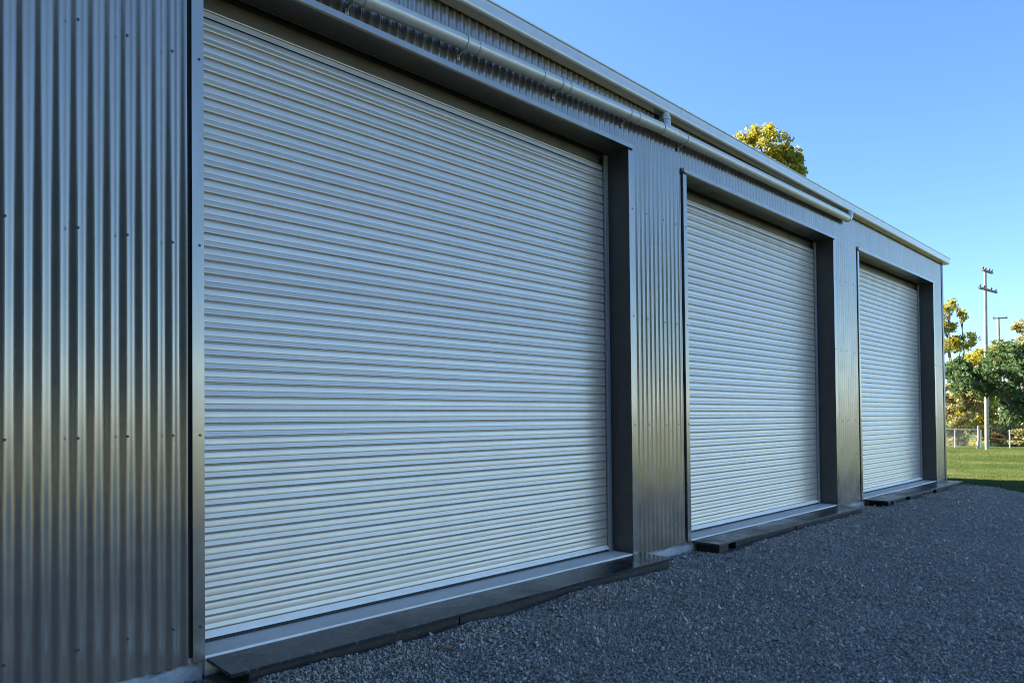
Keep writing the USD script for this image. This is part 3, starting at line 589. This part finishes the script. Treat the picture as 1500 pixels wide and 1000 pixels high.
# unseen belt of tall trees behind the camera, placed for dark reflections in the metal
q = np.random.default_rng(77); C, R, tr = [], [], []
for k in range(40):
    u_ = k / 39; x, y = (0.8 + 26 * u_ / 0.6 if u_ < 0.6 else 26.8 + 3 * math.sin((u_ - 0.6) * 3)), (-11.0 if u_ < 0.6 else -11 + 18 * (u_ - 0.6) / 0.4); x += q.uniform(-0.6, 0.6); y += q.uniform(-1.5, 1.0); hh = q.uniform(10.5, 13.0)
    tr.append(tube([[x, y, -0.3], [x + .2, y, hh * .4], [x, y + .2, hh * .8]], [0.26, 0.2, 0.08], 7))
    for _ in range(46):
        d = q.normal(size=3); d /= np.linalg.norm(d); C.append([x, y, hh * 0.55] + d * q.uniform(0.3, 1) ** 0.5 * np.array([2.1, 2.1, hh * 0.46])); R.append(q.uniform(0.6, 1.2))
belt = thing('treeline', 'dark belt of tall unseen trees for the metal to reflect', 'treeline', (4.5, -11, -0.1)); tag(belt, kind='stuff')
obj('trunks', tr, M['bark'], belt, smooth=60, kind='stuff')
obj('foliage', leaves(np.array(C), np.array(R), 42, 0.5, q), M['leaf_dark'], belt, smooth=False, kind='stuff')

# ------------------------------------------------------------------ power poles
def crossarm(c, d, L, w):
    d = np.array(d, float); d /= np.linalg.norm(d); s = np.array([-d[1], d[0], 0]); 
    m = trimesh.creation.box([L, w, w]); T = np.eye(4); T[:3, 0], T[:3, 1], T[:3, 3] = d, s, c; m.apply_transform(T); return m
def insulator(c): return tube([c, c + [0, 0, 0.05], c + [0, 0, 0.12], c + [0, 0, 0.17]], [0.02, 0.05, 0.055, 0.02], 8)
b = at(1446, 660, 41); b[2] = float(gbase(b[1])); top = at(1443, 398, 41)
pole = thing('power_pole', 'tall pale timber power pole with two crossarms behind the dark tree', 'power pole', b)
obj('shaft', tube([b - [0, 0, 0.4], b * 0.5 + [top[0] * .5, top[1] * .5, top[2] * .5], [top[0], top[1], top[2] + 0.1]], [0.118, 0.105, 0.08], 16), M['pole'], pole, smooth=40)
D = np.array([0.12, 0.99, 0.0])
for zc, L in ((top[2] - 0.02, 1.5), (at(1446, 425.5, 41)[2], 2.75)):
    cc = np.array([top[0] + 0.14, top[1] - 0.08, zc]); arm = obj('crossarm', crossarm(cc, D, L, 0.11), M['arm'], pole, smooth=False)
    for s in (-0.45, -0.2, 0.2, 0.45): obj('insulator', insulator(cc + D / np.linalg.norm(D) * L * s + [0, 0, 0.05]), M['insul'], arm, smooth=40)
b2 = at(1466, 640, 80); b2[2] = float(gbase(b2[1])); t2 = at(1466, 464, 80)
pole2 = thing('power_pole', 'distant grey power pole just showing above the dark tree', 'power pole', b2)
obj('shaft', tube([b2 - [0, 0, 0.3], [b2[0], b2[1], t2[2]]], [0.2, 0.14], 12), M['pole'], pole2, smooth=40)
a2 = obj('crossarm', crossarm(np.array([b2[0] + 0.2, b2[1] - 0.1, t2[2] - 0.15]), (0.8, 0.5, 0), 1.5, 0.13), M['arm'], pole2, smooth=False)
for s in (-0.45, 0.45): obj('insulator', insulator(np.array([b2[0] + 0.2, b2[1] - 0.1, t2[2] - 0.1]) + np.array([0.848, 0.53, 0]) * 1.5 * s), M['insul'], a2, smooth=40)

# ------------------------------------------------------------------ fences
def fpt(px, t=44.0):
    p = at(px, 640, t); return np.array([p[0], p[1], float(gbase(p[1]))])
mesh_f = thing('mesh_fence', 'galvanised mesh fence with top rail beside the shed corner', 'fence', fpt(1420))
A, B = fpt(1330), fpt(1434)
up = lambda p, h: p + np.array([0, 0, h])
obj('top_rail', tube([up(A, 1.2), up(B, 1.2)], 0.03, 8), M['galv'], mesh_f, smooth=40)
for s in (0.0, 0.33, 0.66, 1.0):
    p = A * (1 - s) + B * s; obj('post', tube([p - [0, 0, .1], up(p, 1.24)], 0.03 if s < 1 else 0.05, 8), M['galv'], mesh_f, smooth=40)
Lf = np.linalg.norm(B - A); wires = []
for i in range(int(Lf / 0.14)):
    for sg in (1, -1):
        s0 = i * 0.14 / Lf; s1 = min(1.0, max(0.0, s0 + sg * 1.0 / Lf))
        h1 = 0.1 + abs(s1 - s0) * Lf
        if h1 > 0.3: wires.append(tube([up(A * (1 - s0) + B * s0, 0.1), up(A * (1 - s1) + B * s1, h1)], 0.0035, 4, False))
obj('mesh_wires', wires, M['galv'], mesh_f, smooth=False, kind='stuff')
wire_f = thing('wire_fence', 'low strand wire fence with thin posts right of the power pole', 'fence', fpt(1470))
A, B = fpt(1437), fpt(1640)
for h in (0.25, 0.55, 0.83, 1.08): obj('strand', tube([up(A, h), up(B, h)], 0.014, 5), M['wire'], wire_f, smooth=False)
for px in (1437, 1479, 1530, 1590): p = fpt(px); obj('post', tube([p - [0, 0, .1], up(p, 1.2)], 0.035, 8), M['galv'], wire_f, smooth=40)
for h, pa, pb in ((0.90, 1452, 1470), (0.60, 1452, 1476)):
    q0, q1 = fpt(pa, 43.9), fpt(pb, 43.9); obj('orange_tape', tube([up(q0, h + 0.08), up((q0 + q1) / 2, h), up(q1, h - 0.06)], 0.03, 6), M['orange'], wire_f, smooth=40)
b = fpt(1432, 43.2)
tag(obj('leaning_post', tube([b - [0, 0, .1], b + [0.05, 0.05, 0.7], b + [0.02, 0.1, 1.45]], [0.09, 0.08, 0.06], 9), M['pole'], smooth=40), 'short pale weathered timber post at the end of the mesh fence', 'post')
